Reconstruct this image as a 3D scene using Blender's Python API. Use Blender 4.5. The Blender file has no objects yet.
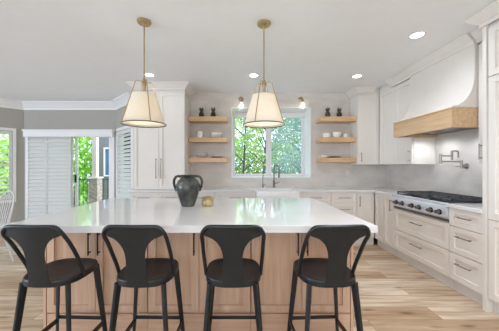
import bpy, bmesh, math, random
from mathutils import Vector, Matrix, Euler
random.seed(7)
R = math.radians
PI = math.pi
scene = bpy.context.scene
COL = scene.collection

# ------------------------------------------------------------------ camera, sky, sun, large lights, exposure
cam_d = bpy.data.cameras.new('camera')
cam = bpy.data.objects.new('camera', cam_d)
COL.objects.link(cam)
cam.location = (0, 0, 1.31)
cam.rotation_euler = (R(90), 0, 0)
cam_d.sensor_width = 36.0
cam_d.lens = 245 / 499 * 36.0
cam_d.shift_x = 11.5 / 499
cam_d.shift_y = 0.5 / 499
cam_d.clip_start = 0.05
scene.camera = cam

world = bpy.data.worlds.new('sky')
scene.world = world
world.use_nodes = True
bg = world.node_tree.nodes['Background']
bg.inputs[0].default_value = (0.76, 0.90, 1.06, 1)
bg.inputs[1].default_value = 2.3


def lamp(name, typ, loc, rot, energy, color=(1, 1, 1), **kw):
    d = bpy.data.lights.new(name, typ)
    d.energy = energy
    d.color = color
    for k, v in kw.items():
        setattr(d, k, v)
    o = bpy.data.objects.new(name, d)
    COL.objects.link(o)
    o.location = loc
    o.rotation_euler = rot
    return o


lamp('sun', 'SUN', (0, 0, 8), (R(48), 0, R(86)), 3.6, (1, 0.96, 0.9), angle=R(2))
# added area fills at openings made for them in the unseen rear and left walls
lamp('rear_fill', 'AREA', (-0.6, -2.95, 1.6), (R(104), 0, 0), 38, (1.0, 0.97, 0.96), shape='RECTANGLE', size=4.0, size_y=1.5)
lamp('left_fill', 'AREA', (-8.4, -1.0, 1.4), (R(110), 0, R(-90)), 205, (0.74, 0.93, 1.22), shape='RECTANGLE', size=4.0, size_y=2.2)

scene.view_settings.view_transform = 'Standard'
scene.view_settings.look = 'None'
scene.view_settings.gamma = 1.0
scene.view_settings.use_curve_mapping = False
scene.view_settings.exposure = 0.26
scene.cycles.max_bounces = 12
scene.cycles.transparent_max_bounces = 24
scene.cycles.diffuse_bounces = 6
scene.cycles.sample_clamp_indirect = 6.0


# ------------------------------------------------------------------ materials
def lin(c):
    return tuple((v / 255 / 12.92) if v / 255 <= 0.04045 else ((v / 255 + 0.055) / 1.055) ** 2.4 for v in c)


def mat(name, rgb, rough=0.5, metal=0.0, var=0.04, scale=8.0, stretch=(1, 1, 1), bump=0.0, rgb2=None, spec=0.5, emit=None, trans=0.0, detail=4.0, coat=0.0):
    """procedural material: noise between two neighbouring colours, optional bump"""
    m = bpy.data.materials.new(name)
    m.use_nodes = True
    nt = m.node_tree
    b = nt.nodes['Principled BSDF']
    c1 = lin(rgb)
    if rgb2 is None:
        c2 = tuple(min(1, c * (1 + var)) for c in c1)
        c1 = tuple(c * (1 - var) for c in c1)
    else:
        c2 = lin(rgb2)
    tc = nt.nodes.new('ShaderNodeTexCoord')
    mp = nt.nodes.new('ShaderNodeMapping')
    mp.inputs['Scale'].default_value = stretch
    nz = nt.nodes.new('ShaderNodeTexNoise')
    nz.inputs['Scale'].default_value = scale
    nz.inputs['Detail'].default_value = detail
    rp = nt.nodes.new('ShaderNodeValToRGB')
    rp.color_ramp.elements[0].color = (*c1, 1)
    rp.color_ramp.elements[1].color = (*c2, 1)
    rp.color_ramp.elements[0].position = 0.3
    rp.color_ramp.elements[1].position = 0.7
    nt.links.new(tc.outputs['Object'], mp.inputs[0])
    nt.links.new(mp.outputs[0], nz.inputs['Vector'])
    nt.links.new(nz.outputs['Fac'], rp.inputs[0])
    nt.links.new(rp.outputs[0], b.inputs['Base Color'])
    b.inputs['Roughness'].default_value = rough
    b.inputs['Metallic'].default_value = metal
    b.inputs['Specular IOR Level'].default_value = spec
    if emit:
        b.inputs['Emission Color'].default_value = (*emit[0], 1)
        b.inputs['Emission Strength'].default_value = emit[1]
    if trans:
        b.inputs['Transmission Weight'].default_value = trans
    if coat:
        b.inputs['Coat Weight'].default_value = coat
        b.inputs['Coat Roughness'].default_value = 0.3
    if bump:
        bp = nt.nodes.new('ShaderNodeBump')
        bp.inputs['Strength'].default_value = bump
        bp.inputs['Distance'].default_value = 0.004
        nt.links.new(nz.outputs['Fac'], bp.inputs['Height'])
        nt.links.new(bp.outputs[0], b.inputs['Normal'])
    return m


def floor_mat():
    m = bpy.data.materials.new('oak_planks')
    m.use_nodes = True
    nt = m.node_tree
    L = nt.links.new
    b = nt.nodes['Principled BSDF']
    tc = nt.nodes.new('ShaderNodeTexCoord')
    br = nt.nodes.new('ShaderNodeTexBrick')
    br.offset = 0.37
    br.offset_frequency = 2
    br.inputs['Color1'].default_value = (0, 0, 0, 1)
    br.inputs['Color2'].default_value = (1, 1, 1, 1)
    br.inputs['Mortar'].default_value = (0.4, 0.4, 0.4, 1)
    br.inputs['Scale'].default_value = 1.0
    br.inputs['Mortar Size'].default_value = 0.0016
    br.inputs['Mortar Smooth'].default_value = 0.2
    br.inputs['Brick Width'].default_value = 1.75
    br.inputs['Row Height'].default_value = 0.19
    L(tc.outputs['Object'], br.inputs['Vector'])
    # offset the grain per plank
    ad = nt.nodes.new('ShaderNodeVectorMath')
    ad.operation = 'ADD'
    sc = nt.nodes.new('ShaderNodeVectorMath')
    sc.operation = 'SCALE'
    sc.inputs['Scale'].default_value = 13.0
    L(br.outputs['Color'], sc.inputs[0])
    L(tc.outputs['Object'], ad.inputs[0])
    L(sc.outputs[0], ad.inputs[1])
    mp = nt.nodes.new('ShaderNodeMapping')
    mp.inputs['Scale'].default_value = (1.3, 16, 1)
    L(ad.outputs[0], mp.inputs[0])
    gr = nt.nodes.new('ShaderNodeTexNoise')
    gr.inputs['Scale'].default_value = 1.6
    gr.inputs['Detail'].default_value = 6
    gr.inputs['Distortion'].default_value = 0.6
    L(mp.outputs[0], gr.inputs['Vector'])
    mp2 = nt.nodes.new('ShaderNodeMapping')
    mp2.inputs['Scale'].default_value = (1.0, 3.4, 1)
    L(ad.outputs[0], mp2.inputs[0])
    kn = nt.nodes.new('ShaderNodeTexVoronoi')
    kn.inputs['Scale'].default_value = 1.9
    L(mp2.outputs[0], kn.inputs['Vector'])
    kr = nt.nodes.new('ShaderNodeValToRGB')
    kr.color_ramp.elements[0].position = 0.03
    kr.color_ramp.elements[0].color = (0.34, 0.27, 0.21, 1)
    kr.color_ramp.elements[1].position = 0.17
    kr.color_ramp.elements[1].color = (1, 1, 1, 1)
    L(kn.outputs['Distance'], kr.inputs[0])
    bl = nt.nodes.new('ShaderNodeValToRGB')
    e = bl.color_ramp.elements
    e[0].position, e[0].color = 0.0, (*lin((188, 158, 126)), 1)
    e[1].position, e[1].color = 1.0, (*lin((231, 214, 192)), 1)
    x = e.new(0.5)
    x.color = (*lin((212, 189, 160)), 1)
    L(br.outputs['Color'], bl.inputs[0])
    gp = nt.nodes.new('ShaderNodeValToRGB')
    gp.color_ramp.elements[0].position, gp.color_ramp.elements[0].color = 0.32, (0.50, 0.41, 0.33, 1)
    gp.color_ramp.elements[1].position, gp.color_ramp.elements[1].color = 0.62, (1, 1, 1, 1)
    L(gr.outputs['Fac'], gp.inputs[0])

    def mul(a, c, f=1.0):
        n = nt.nodes.new('ShaderNodeMix')
        n.data_type = 'RGBA'
        n.blend_type = 'MULTIPLY'
        n.inputs[0].default_value = f
        L(a, n.inputs[6])
        L(c, n.inputs[7])
        return n.outputs[2]
    o = mul(mul(bl.outputs[0], gp.outputs[0], 0.8), kr.outputs[0], 0.9)
    seam = nt.nodes.new('ShaderNodeMix')
    seam.data_type = 'RGBA'
    L(br.outputs['Fac'], seam.inputs[0])
    L(o, seam.inputs[6])
    seam.inputs[7].default_value = (*lin((120, 92, 66)), 1)
    L(seam.outputs[2], b.inputs['Base Color'])
    b.inputs['Roughness'].default_value = 0.42
    bp = nt.nodes.new('ShaderNodeBump')
    bp.inputs['Strength'].default_value = 0.12
    bp.inputs['Distance'].default_value = 0.003
    L(gr.outputs['Fac'], bp.inputs['Height'])
    L(bp.outputs[0], b.inputs['Normal'])
    return m


def wood(name, dark, light, axis='x', rough=0.45, sc=1.0):
    st = {'x': (1.2, 14, 14), 'y': (14, 1.2, 14), 'z': (14, 14, 1.0)}[axis]
    return mat(name, dark, rough, rgb2=light, scale=2.2 * sc, stretch=st, bump=0.08, detail=6, coat=0.5)


def glass_mat(name, tint=(0.96, 0.99, 0.99), gloss=0.07):
    m = bpy.data.materials.new(name)
    m.use_nodes = True
    nt = m.node_tree
    nt.nodes.clear()
    o = nt.nodes.new('ShaderNodeOutputMaterial')
    t = nt.nodes.new('ShaderNodeBsdfTransparent')
    t.inputs[0].default_value = (*tint, 1)
    g = nt.nodes.new('ShaderNodeBsdfGlossy')
    g.inputs['Roughness'].default_value = 0.02
    mx = nt.nodes.new('ShaderNodeMixShader')
    fr = nt.nodes.new('ShaderNodeLayerWeight')
    fr.inputs['Blend'].default_value = gloss
    nt.links.new(fr.outputs['Fresnel'], mx.inputs[0])
    nt.links.new(t.outputs[0], mx.inputs[1])
    nt.links.new(g.outputs[0], mx.inputs[2])
    nt.links.new(mx.outputs[0], o.inputs[0])
    return m


def mix_mat(name, kind, rgb, fac, rgb2=None):
    """diffuse mixed with translucent or transparent light (fabric shade, insect screen)"""
    m = bpy.data.materials.new(name)
    m.use_nodes = True
    nt = m.node_tree
    nt.nodes.clear()
    o = nt.nodes.new('ShaderNodeOutputMaterial')
    d = nt.nodes.new('ShaderNodeBsdfDiffuse')
    t = nt.nodes.new('ShaderNodeBsdfTranslucent' if kind == 'translucent' else 'ShaderNodeBsdfTransparent')
    tc = nt.nodes.new('ShaderNodeTexCoord')
    nz = nt.nodes.new('ShaderNodeTexNoise')
    nz.inputs['Scale'].default_value = 60
    rp = nt.nodes.new('ShaderNodeValToRGB')
    c = lin(rgb)
    rp.color_ramp.elements[0].color = (*[v * 0.94 for v in c], 1)
    rp.color_ramp.elements[1].color = (*[min(1, v * 1.05) for v in c], 1)
    nt.links.new(tc.outputs['Object'], nz.inputs['Vector'])
    nt.links.new(nz.outputs['Fac'], rp.inputs[0])
    nt.links.new(rp.outputs[0], d.inputs[0])
    if kind == 'translucent':
        nt.links.new(rp.outputs[0], t.inputs[0])
    mx = nt.nodes.new('ShaderNodeMixShader')
    mx.inputs[0].default_value = fac
    nt.links.new(d.outputs[0], mx.inputs[1])
    nt.links.new(t.outputs[0], mx.inputs[2])
    nt.links.new(mx.outputs[0], o.inputs[0])
    return m


M = {}
M['floor'] = floor_mat()
M['ceiling'] = mat('ceiling_paint', (243, 245, 247), 0.9, var=0.01)
M['paint'] = mat('greige_paint', (176, 172, 163), 0.9, var=0.015)
M['tile'] = mat('plaster_tile', (206, 199, 190), 0.45, rgb2=(224, 218, 210), scale=3.0, stretch=(1, 1, 2.2), bump=0.03)
M['trim'] = mat('white_trim_paint', (238, 237, 235), 0.5, var=0.01)
M['cab'] = mat('warm_white_cabinet_paint', (233, 227, 219), 0.42, var=0.01)
M['toe'] = mat('toe_kick_paint', (226, 222, 218), 0.6, var=0.02)
M['quartz'] = mat('white_quartz', (224, 222, 220), 0.06, rgb2=(232, 230, 228), scale=2.0, spec=0.8)
M['oak'] = wood('golden_oak', (198, 156, 106), (220, 184, 138), 'x')
M['oak_y'] = wood('golden_oak_lengthwise', (202, 164, 120), (224, 192, 152), 'y')
M['oak_island'] = wood('rift_oak_upright', (198, 160, 130), (218, 184, 158), 'z')
M['oak_island_h'] = wood('rift_oak_level', (198, 160, 130), (218, 184, 158), 'x')
M['nickel'] = mat('brushed_nickel', (158, 150, 142), 0.3, 0.9, scale=20)
M['nickel_dark'] = mat('dark_nickel', (112, 104, 96), 0.32, 0.8, scale=20)
M['brass'] = mat('aged_brass', (186, 164, 126), 0.34, 0.85, scale=20)
M['bronze'] = mat('dark_bronze', (120, 104, 86), 0.35, 0.8, scale=20)
M['steel'] = mat('stainless_steel', (222, 224, 230), 0.32, 0.55, var=0.03, scale=5, stretch=(1, 1, 30))
M['black'] = mat('matt_black_metal', (34, 34, 36), 0.5, 0.3, scale=15)
M['stool'] = mat('gunmetal_powder_coat', (32, 35, 37), 0.40, 0.35, rgb2=(42, 45, 47), scale=6, bump=0.02)
M['stool_seat'] = mat('dark_wood_seat', (24, 24, 25), 0.45, 0.0, rgb2=(38, 37, 37), scale=2.5, stretch=(14, 1, 1), bump=0.05)
M['rubber'] = mat('black_rubber', (26, 26, 27), 0.7)
M['iron'] = mat('cast_iron', (78, 80, 84), 0.4, 0.3, scale=30, bump=0.1)
M['urn'] = mat('mottled_dark_glaze', (18, 20, 20), 0.25, 0.1, rgb2=(100, 102, 94), scale=9, bump=0.25, detail=8)
M['goldpot'] = mat('gold_crackle_glaze', (150, 126, 80), 0.4, 0.3, rgb2=(206, 188, 142), scale=22, bump=0.2)
M['pine'] = mat('dark_pineapple_glaze', (44, 46, 40), 0.5, 0.1, rgb2=(70, 70, 60), scale=40, bump=0.2)
M['leafdark'] = mat('dark_green_glaze', (48, 58, 44), 0.5, 0.0, rgb2=(70, 82, 62), scale=30)
M['ceramic'] = mat('white_ceramic', (240, 238, 234), 0.25, var=0.02)
M['plate'] = mat('off_white_plate', (222, 217, 210), 0.5, var=0.01)
M['sink'] = mat('white_fireclay', (240, 239, 238), 0.2, var=0.01)
M['greyware'] = mat('grey_stoneware', (150, 142, 132), 0.4, rgb2=(176, 168, 158), scale=20)
M['glass'] = glass_mat('window_glass')
M['clear'] = mix_mat('clear_glass', 'transparent', (236, 238, 238), 0.86)
M['shade'] = mix_mat('cream_linen_shade', 'translucent', (240, 233, 220), 0.36)
M['diffuser'] = mix_mat('white_diffuser', 'translucent', (252, 248, 240), 0.65)
M['screen'] = mix_mat('insect_screen_mesh', 'transparent', (190, 208, 220), 0.80)
M['shutter'] = mat('white_shutter_paint', (222, 221, 216), 0.5, var=0.01)
M['bulb'] = mat('glowing_bulb', (255, 246, 228), 0.4, emit=((1, 0.94, 0.84), 6.0))
M['downlight'] = mat('glowing_downlight_lens', (255, 255, 255), 0.4, emit=((1, 0.98, 0.94), 14.0))
M['leaf'] = mat('bright_leaf', (104, 144, 70), 0.6, rgb2=(190, 208, 136), scale=1.2)
M['leaf2'] = mat('blue_green_leaf', (112, 148, 126), 0.6, rgb2=(176, 202, 184), scale=1.0)
M['leaf3'] = mat('lime_leaf', (150, 206, 64), 0.6, rgb2=(190, 226, 106), scale=1.0)
M['bark'] = mat('grey_bark', (66, 62, 60), 0.9, rgb2=(100, 94, 90), scale=12, bump=0.3)
M['grass'] = mat('lawn_grass', (110, 150, 70), 0.9, rgb2=(150, 184, 100), scale=6)
M['deck'] = mat('deck_boards', (150, 142, 134), 0.8, rgb2=(176, 168, 158), scale=2, stretch=(1, 14, 1))
M['stone'] = mat('stacked_stone', (128, 116, 108), 0.9, rgb2=(186, 176, 166), scale=9, stretch=(1, 1, 2.5), bump=0.6)
M['post'] = mat('pale_post_paint', (206, 196, 186), 0.7)
M['siding'] = mat('grey_siding', (118, 114, 114), 0.8, rgb2=(136, 132, 132), scale=2, stretch=(1, 1, 20))
M['rail'] = mat('charcoal_rail_paint', (84, 90, 98), 0.6)
M['chairw'] = mat('pale_grey_chair_paint', (206, 204, 200), 0.5, var=0.03)
M['darkpane'] = mat('dark_house_glass', (96, 124, 150), 0.1, var=0.1)


# ------------------------------------------------------------------ mesh builder
class MB:
    def __init__(s):
        s.bm = bmesh.new()

    def box(s, x0, x1, y0, y1, z0, z1, bev=0.0, seg=2):
        if x0 > x1: x0, x1 = x1, x0
        if y0 > y1: y0, y1 = y1, y0
        if z0 > z1: z0, z1 = z1, z0
        t = bmesh.new()
        bmesh.ops.create_cube(t, size=1.0)
        for v in t.verts:
            v.co = Vector(((x0 + x1) / 2 + v.co.x * (x1 - x0), (y0 + y1) / 2 + v.co.y * (y1 - y0), (z0 + z1) / 2 + v.co.z * (z1 - z0)))
        if bev:
            bmesh.ops.bevel(t, geom=t.edges[:], offset=bev, segments=seg, profile=0.5, affect='EDGES')
        return s._add(t)

    def _add(s, t, mtx=None):
        me = bpy.data.meshes.new('tmp')
        if mtx is not None:
            bmesh.ops.transform(t, matrix=mtx, verts=t.verts)
        t.to_mesh(me)
        t.free()
        s.bm.from_mesh(me)
        bpy.data.meshes.remove(me)
        return s

    def obox(s, p0, p1, w, h, up=(0, 0, 1), bev=0.0):
        """a bar of rectangular section from p0 to p1"""
        p0, p1 = Vector(p0), Vector(p1)
        d = (p1 - p0)
        L = d.length
        d.normalize()
        u = Vector(up)
        if abs(d.dot(u)) > 0.98: u = Vector((0, 1, 0))
        x = d.cross(u).normalized()
        y = x.cross(d).normalized()
        t = bmesh.new()
        bmesh.ops.create_cube(t, size=1.0)
        for v in t.verts:
            v.co = (p0 + p1) / 2 + x * v.co.x * w + y * v.co.y * h + d * v.co.z * L
        if bev: bmesh.ops.bevel(t, geom=t.edges[:], offset=bev, segments=2, profile=0.5, affect='EDGES')
        return s._add(t)

    def tube(s, pts, r, n=10, closed=False, cap=True):
        pts = [Vector(p) for p in pts]
        m = len(pts)
        rs = r if isinstance(r, (list, tuple)) else [r] * m
        rings = []
        prev = None
        for i, p in enumerate(pts):
            if closed:
                d = pts[(i + 1) % m] - pts[i - 1]
            else:
                d = pts[min(i + 1, m - 1)] - pts[max(i - 1, 0)]
            d.normalize()
            if prev is None:
                u = Vector((0, 0, 1)) if abs(d.z) < 0.9 else Vector((0, 1, 0))
                x = d.cross(u).normalized()
            else:
                x = (prev - d * prev.dot(d)).normalized()
            prev = x
            y = d.cross(x)
            rings.append([s.bm.verts.new(p + (x * math.cos(2 * PI * k / n) + y * math.sin(2 * PI * k / n)) * rs[i]) for k in range(n)])
        for i in range(m if closed else m - 1):
            a, b = rings[i], rings[(i + 1) % m]
            for k in range(n):
                s.bm.faces.new((a[k], a[(k + 1) % n], b[(k + 1) % n], b[k]))
        if cap and not closed:
            s.bm.faces.new(list(reversed(rings[0])))
            s.bm.faces.new(rings[-1])
        return s

    def lathe(s, prof, n=32, c=(0, 0, 0), cap0=False, cap1=False):
        """prof: list of (radius, z)"""
        rings = []
        for r, z in prof:
            if r < 1e-6:
                rings.append([s.bm.verts.new((c[0], c[1], c[2] + z))])
            else:
                rings.append([s.bm.verts.new((c[0] + r * math.cos(2 * PI * k / n), c[1] + r * math.sin(2 * PI * k / n), c[2] + z)) for k in range(n)])
        for a, b in zip(rings, rings[1:]):
            for k in range(n):
                k2 = (k + 1) % n
                if len(a) == 1 and len(b) == 1: continue
                if len(a) == 1: s.bm.faces.new((a[0], b[k2], b[k]))
                elif len(b) == 1: s.bm.faces.new((a[k], a[k2], b[0]))
                else: s.bm.faces.new((a[k], a[k2], b[k2], b[k]))
        if cap0 and len(rings[0]) > 1: s.bm.faces.new(list(reversed(rings[0])))
        if cap1 and len(rings[-1]) > 1: s.bm.faces.new(rings[-1])
        return s

    def prism(s, poly, axis, a0, a1):
        """extrude a 2D polygon along an axis: 'x' -> poly is (y,z); 'y' -> (x,z); 'z' -> (x,y)"""
        def P(u, v, a):
            return {'x': (a, u, v), 'y': (u, a, v), 'z': (u, v, a)}[axis]
        A = [s.bm.verts.new(P(u, v, a0)) for u, v in poly]
        B = [s.bm.verts.new(P(u, v, a1)) for u, v in poly]
        s.bm.faces.new(A)
        s.bm.faces.new(list(reversed(B)))
        n = len(poly)
        for i in range(n):
            s.bm.faces.new((A[i], B[i], B[(i + 1) % n], A[(i + 1) % n]))
        return s

    def sweep(s, path, prof, n_out):
        """mitred moulding: profile (out, z) along a level path of (x, y); n_out = +1: 'out' is to the right of travel"""
        pts = [Vector((p[0], p[1])) for p in path]
        rings = []
        for i, p in enumerate(pts):
            d0 = (pts[i] - pts[i - 1]).normalized() if i > 0 else (pts[1] - pts[0]).normalized()
            d1 = (pts[i + 1] - pts[i]).normalized() if i < len(pts) - 1 else d0
            n0 = Vector((d0.y, -d0.x)) * n_out
            n1 = Vector((d1.y, -d1.x)) * n_out
            m = (n0 + n1)
            m = m / max(1e-6, m.dot(n0)) if m.length > 1e-6 else n0
            rings.append([s.bm.verts.new((p.x + m.x * o, p.y + m.y * o, z)) for o, z in prof])
        k = len(prof)
        for a, b in zip(rings, rings[1:]):
            for j in range(k):
                s.bm.faces.new((a[j], a[(j + 1) % k], b[(j + 1) % k], b[j]))
        s.bm.faces.new(rings[0])
        s.bm.faces.new(list(reversed(rings[-1])))
        return s

    def build(s, name, material, parent=None, smooth=True, loc=None, rotz=None, kind=None, label=None):
        bmesh.ops.recalc_face_normals(s.bm, faces=s.bm.faces)
        me = bpy.data.meshes.new(name)
        s.bm.to_mesh(me)
        s.bm.free()
        me.materials.append(material if not isinstance(material, str) else M[material])
        if smooth:
            for p in me.polygons: p.use_smooth = True
            me.set_sharp_from_angle(angle=R(35))
        o = bpy.data.objects.new(name, me)
        COL.objects.link(o)
        if parent is not None: o.parent = parent
        if loc is not None: o.location = loc
        if rotz is not None: o.rotation_euler = (0, 0, rotz)
        if kind: o['kind'] = kind
        if label: o['label'] = label
        return o


def thing(name, label, cat, loc=(0, 0, 0), rotz=0.0, group=None):
    o = bpy.data.objects.new(name, None)
    COL.objects.link(o)
    o.empty_display_size = 0.1
    o.location = loc
    o.rotation_euler = (0, 0, rotz)
    o['label'] = label
    o['category'] = cat
    if group: o['group'] = group
    return o


def tag(o, label, cat, group=None):
    o['label'] = label
    o['category'] = cat
    if group: o['group'] = group
    return o


def dup(root, loc, rotz, label):
    r = root.copy()
    COL.objects.link(r)
    r.location = loc
    r.rotation_euler = (0, 0, rotz)
    r['label'] = label
    for ch in list(root.children):
        c = ch.copy()
        COL.objects.link(c)
        c.parent = r
        for g in list(ch.children):
            d = g.copy()
            COL.objects.link(d)
            d.parent = c
    return r


def struct(name, mb, material, **kw):
    return mb.build(name, material, kind='structure', **kw)


# ------------------------------------------------------------------ the room
CZ = 2.68
FAR = 5.27
struct('floor', MB().box(-8.64, 2.94, -3.2, 5.41, -0.12, 0.0), 'floor', smooth=False)
struct('ceiling', MB().box(-8.64, 2.94, -3.2, 5.41, CZ, CZ + 0.2), 'ceiling', smooth=False)


def wall(name, p0, p1, holes, material, z1=CZ, th=0.14, ext0=0.0, ext1=0.0):
    """wall from p0 to p1; the room lies to the right of travel; holes are (u0, u1, z0, z1) along the wall"""
    p0, p1 = Vector(p0), Vector(p1)
    L = (p1 - p0).length
    ang = math.atan2(p1.y - p0.y, p1.x - p0.x)
    mb = MB()
    u = -ext0
    for (a, b, c, d) in sorted(holes):
        mb.box(u, a, 0, th, 0, z1)
        if c > 0: mb.box(a, b, 0, th, 0, c)
        mb.box(a, b, 0, th, d, z1)
        u = b
    mb.box(u, L + ext1, 0, th, 0, z1)
    o = struct(name, mb, material, smooth=False)
    o.location = (p0.x, p0.y, 0)
    o.rotation_euler = (0, 0, ang)
    return o


# sink window niche: wall is thick there
WX0, WX1, WZ0, WZ1 = -0.126, 1.37, 1.085, 2.41
mb = MB()
for (a, b, c, d, t_) in ((-1.95, -0.30, 0, CZ, 0.14), (-0.30, WX0, 0, CZ, 0.48), (WX0, WX1, 0, WZ0, 0.48), (WX0, WX1, WZ1, CZ, 0.48), (WX1, 1.55, 0, CZ, 0.48), (1.55, 2.80, 0, CZ, 0.14)):
    mb.box(a, b, 4.60, 4.60 + t_, c, d)
struct('wall_back', mb, 'tile', smooth=False)
wall('wall_right', (2.80, 4.60), (2.80, -3.0), [], 'tile', ext0=0.0)
wall('wall_bay_right', (-2.62, FAR), (-1.95, 4.60), [(0.10, 0.87, 0.62, 2.04)], 'paint')
wall('wall_bay_back', (-4.60, FAR), (-2.62, FAR), [(0.11, 1.89, 0.0, 2.07)], 'paint')
wall('wall_bay_left', (-5.27, 4.60), (-4.60, FAR), [(0.08, 0.76, 0.62, 2.04)], 'paint')
wall('wall_left', (-8.5, -3.0), (-8.5, 4.60), [(0.1, 4.1, 0.3, 2.5)], 'paint')
wall('wall_nook', (-8.5, 4.60), (-5.27, 4.60), [], 'paint')
wall('wall_rear', (2.80, -3.0), (-8.5, -3.0), [(1.4, 5.4, 0.85, 2.35)], 'paint')

# crown mouldings round the bay
crown_prof = [(0.001, CZ - 0.17), (0.001, CZ - 0.001), (0.12, CZ - 0.001), (0.12, CZ - 0.02), (0.10, CZ - 0.03), (0.075, CZ - 0.055), (0.045, CZ - 0.10), (0.022, CZ - 0.125), (0.022, CZ - 0.17)]
struct('trim_1', MB().sweep([(-8.49, 4.60), (-5.27, 4.60), (-4.60, FAR), (-2.62, FAR), (-1.95, 4.60)], crown_prof, 1), 'trim', smooth=False)
base_prof = [(0.001, 0.001), (0.001, 0.13), (0.008, 0.13), (0.015, 0.11), (0.015, 0.001)]
struct('baseboard_left', MB().sweep([(-8.49, 4.60), (-5.27, 4.60), (-4.60, FAR), (-4.53, FAR)], base_prof, 1), 'trim', smooth=False)
struct('baseboard_right', MB().sweep([(-2.67, FAR), (-2.62, FAR), (-1.98, 4.63)], base_prof, 1), 'trim', smooth=False)


# ---- sink window (window_1)
def frame_ring(mb, x0, x1, z0, z1, w, y0, y1, wt=None, wb=None):
    wt = w if wt is None else wt
    wb = w if wb is None else wb
    mb.box(x0, x0 + w, y0, y1, z0, z1)
    mb.box(x1 - w, x1, y0, y1, z0, z1)
    mb.box(x0 + w, x1 - w, y0, y1, z1 - wt, z1)
    mb.box(x0 + w, x1 - w, y0, y1, z0, z0 + wb)
    return mb


w1 = bpy.data.objects.new('window_1', None)
COL.objects.link(w1)
w1['kind'] = 'structure'
WY = 5.02
mb = MB()   # white lining boards of the niche
frame_ring(mb, WX0 + 0.001, WX1 - 0.001, WZ0 + 0.001, WZ1 - 0.001, 0.018, 4.585, WY + 0.05)
mb.build('window_lining', 'trim', w1, smooth=False)
mb = frame_ring(MB(), WX0 + 0.02, WX1 - 0.02, WZ0 + 0.02, WZ1 - 0.02, 0.022, WY, WY + 0.048)
mb.box(0.60, 0.66, WY - 0.005, WY + 0.045, WZ0 + 0.042, WZ1 - 0.042)
mb.build('window_frame', 'trim', w1, smooth=False)
for (a, b) in ((WX0 + 0.043, 0.599), (0.661, WX1 - 0.043)):
    sash = frame_ring(MB(), a, b, WZ0 + 0.043, WZ1 - 0.043, 0.022, WY + 0.006, WY + 0.036)
    zm = WZ1 - 0.44
    sash.box(a + 0.022, b - 0.022, WY + 0.012, WY + 0.03, zm - 0.006, zm + 0.006)
    s_ = sash.build('sash', 'trim', w1, smooth=False)
    MB().box(a + 0.023, b - 0.023, WY + 0.018, WY + 0.023, WZ0 + 0.066, WZ1 - 0.066).build('glass_pane', 'glass', s_, smooth=False)
MB().box(0.685, WX1 - 0.066, WY + 0.040, WY + 0.042, WZ0 + 0.066, WZ1 - 0.066).build('insect_screen', 'screen', w1, smooth=False)
mb = MB().box(WX0 + 0.022, WX1 - 0.022, WY - 0.09, WY - 0.006, WZ1 - 0.12, WZ1 - 0.02, 0.008)
mb.build('blind_cassette', 'trim', w1)


# ---- bay windows with plantation shutters
def louvers(mb, x0, x1, z0, z1, yc, pitch, width, tilt):
    n = int((z1 - z0) / pitch)
    off = (z1 - z0 - (n - 1) * pitch) / 2
    for i in range(n):
        z = z0 + off + i * pitch
        dy, dz = math.cos(tilt) * width / 2, math.sin(tilt) * width / 2
        mb.obox((x0, yc, z), (x1, yc, z), 0.011, width, up=(0, dy, dz))
    return mb


def bay_window(n, p0, ang, u0, u1, z0, z1, tilt, side, midrail):
    w = bpy.data.objects.new('window_%d' % n, None)
    COL.objects.link(w)
    w['kind'] = 'structure'
    w.location = (p0[0], p0[1], 0)
    w.rotation_euler = (0, 0, ang)
    frame_ring(MB(), u0 - 0.06, u1 + 0.06, z0 - 0.07, z1 + 0.06, 0.058, -0.022, -0.001).build('window_casing', 'trim', w, smooth=False)
    frame_ring(MB(), u0 + 0.002, u1 - 0.002, z0 + 0.002, z1 - 0.002, 0.03, 0.03, 0.12).build('window_frame', 'trim', w, smooth=False)
    MB().box(u0 + 0.034, u1 - 0.034, 0.10, 0.105, z0 + 0.034, z1 - 0.034).build('glass_pane', 'glass', w, smooth=False)
    t = thing('plantation_shutter', 'white louvred plantation shutter on the %s angled bay window' % side, 'shutter', (p0[0], p0[1], 0), ang)
    a, b = u0 + 0.008, u1 - 0.008
    fr = frame_ring(MB(), a, b, z0 + 0.008, z1 - 0.008, 0.045, -0.018, 0.012, 0.07, 0.08)
    l = MB()
    if midrail:
        zm = (z0 + z1) / 2
        fr.box(a + 0.045, b - 0.045, -0.018, 0.012, zm - 0.03, zm + 0.03)
        louvers(l, a + 0.047, b - 0.047, z0 + 0.09, zm - 0.032, -0.003, 0.078, 0.08, tilt)
        louvers(l, a + 0.047, b - 0.047, zm + 0.032, z1 - 0.08, -0.003, 0.078, 0.08, tilt)
    else:
        louvers(l, a + 0.047, b - 0.047, z0 + 0.082, z1 - 0.07, -0.003, 0.078, 0.084, tilt)
    fr.build('frame', 'shutter', t, smooth=False)
    l.build('louver', 'shutter', t, smooth=False)
    return t


bay_window(2, (-5.27, 4.60), R(45), 0.08, 0.76, 0.62, 2.04, R(12), 'left', True)
bay_window(3, (-2.62, FAR), R(-45), 0.10, 0.87, 0.62, 2.04, R(46), 'right', False)

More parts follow.
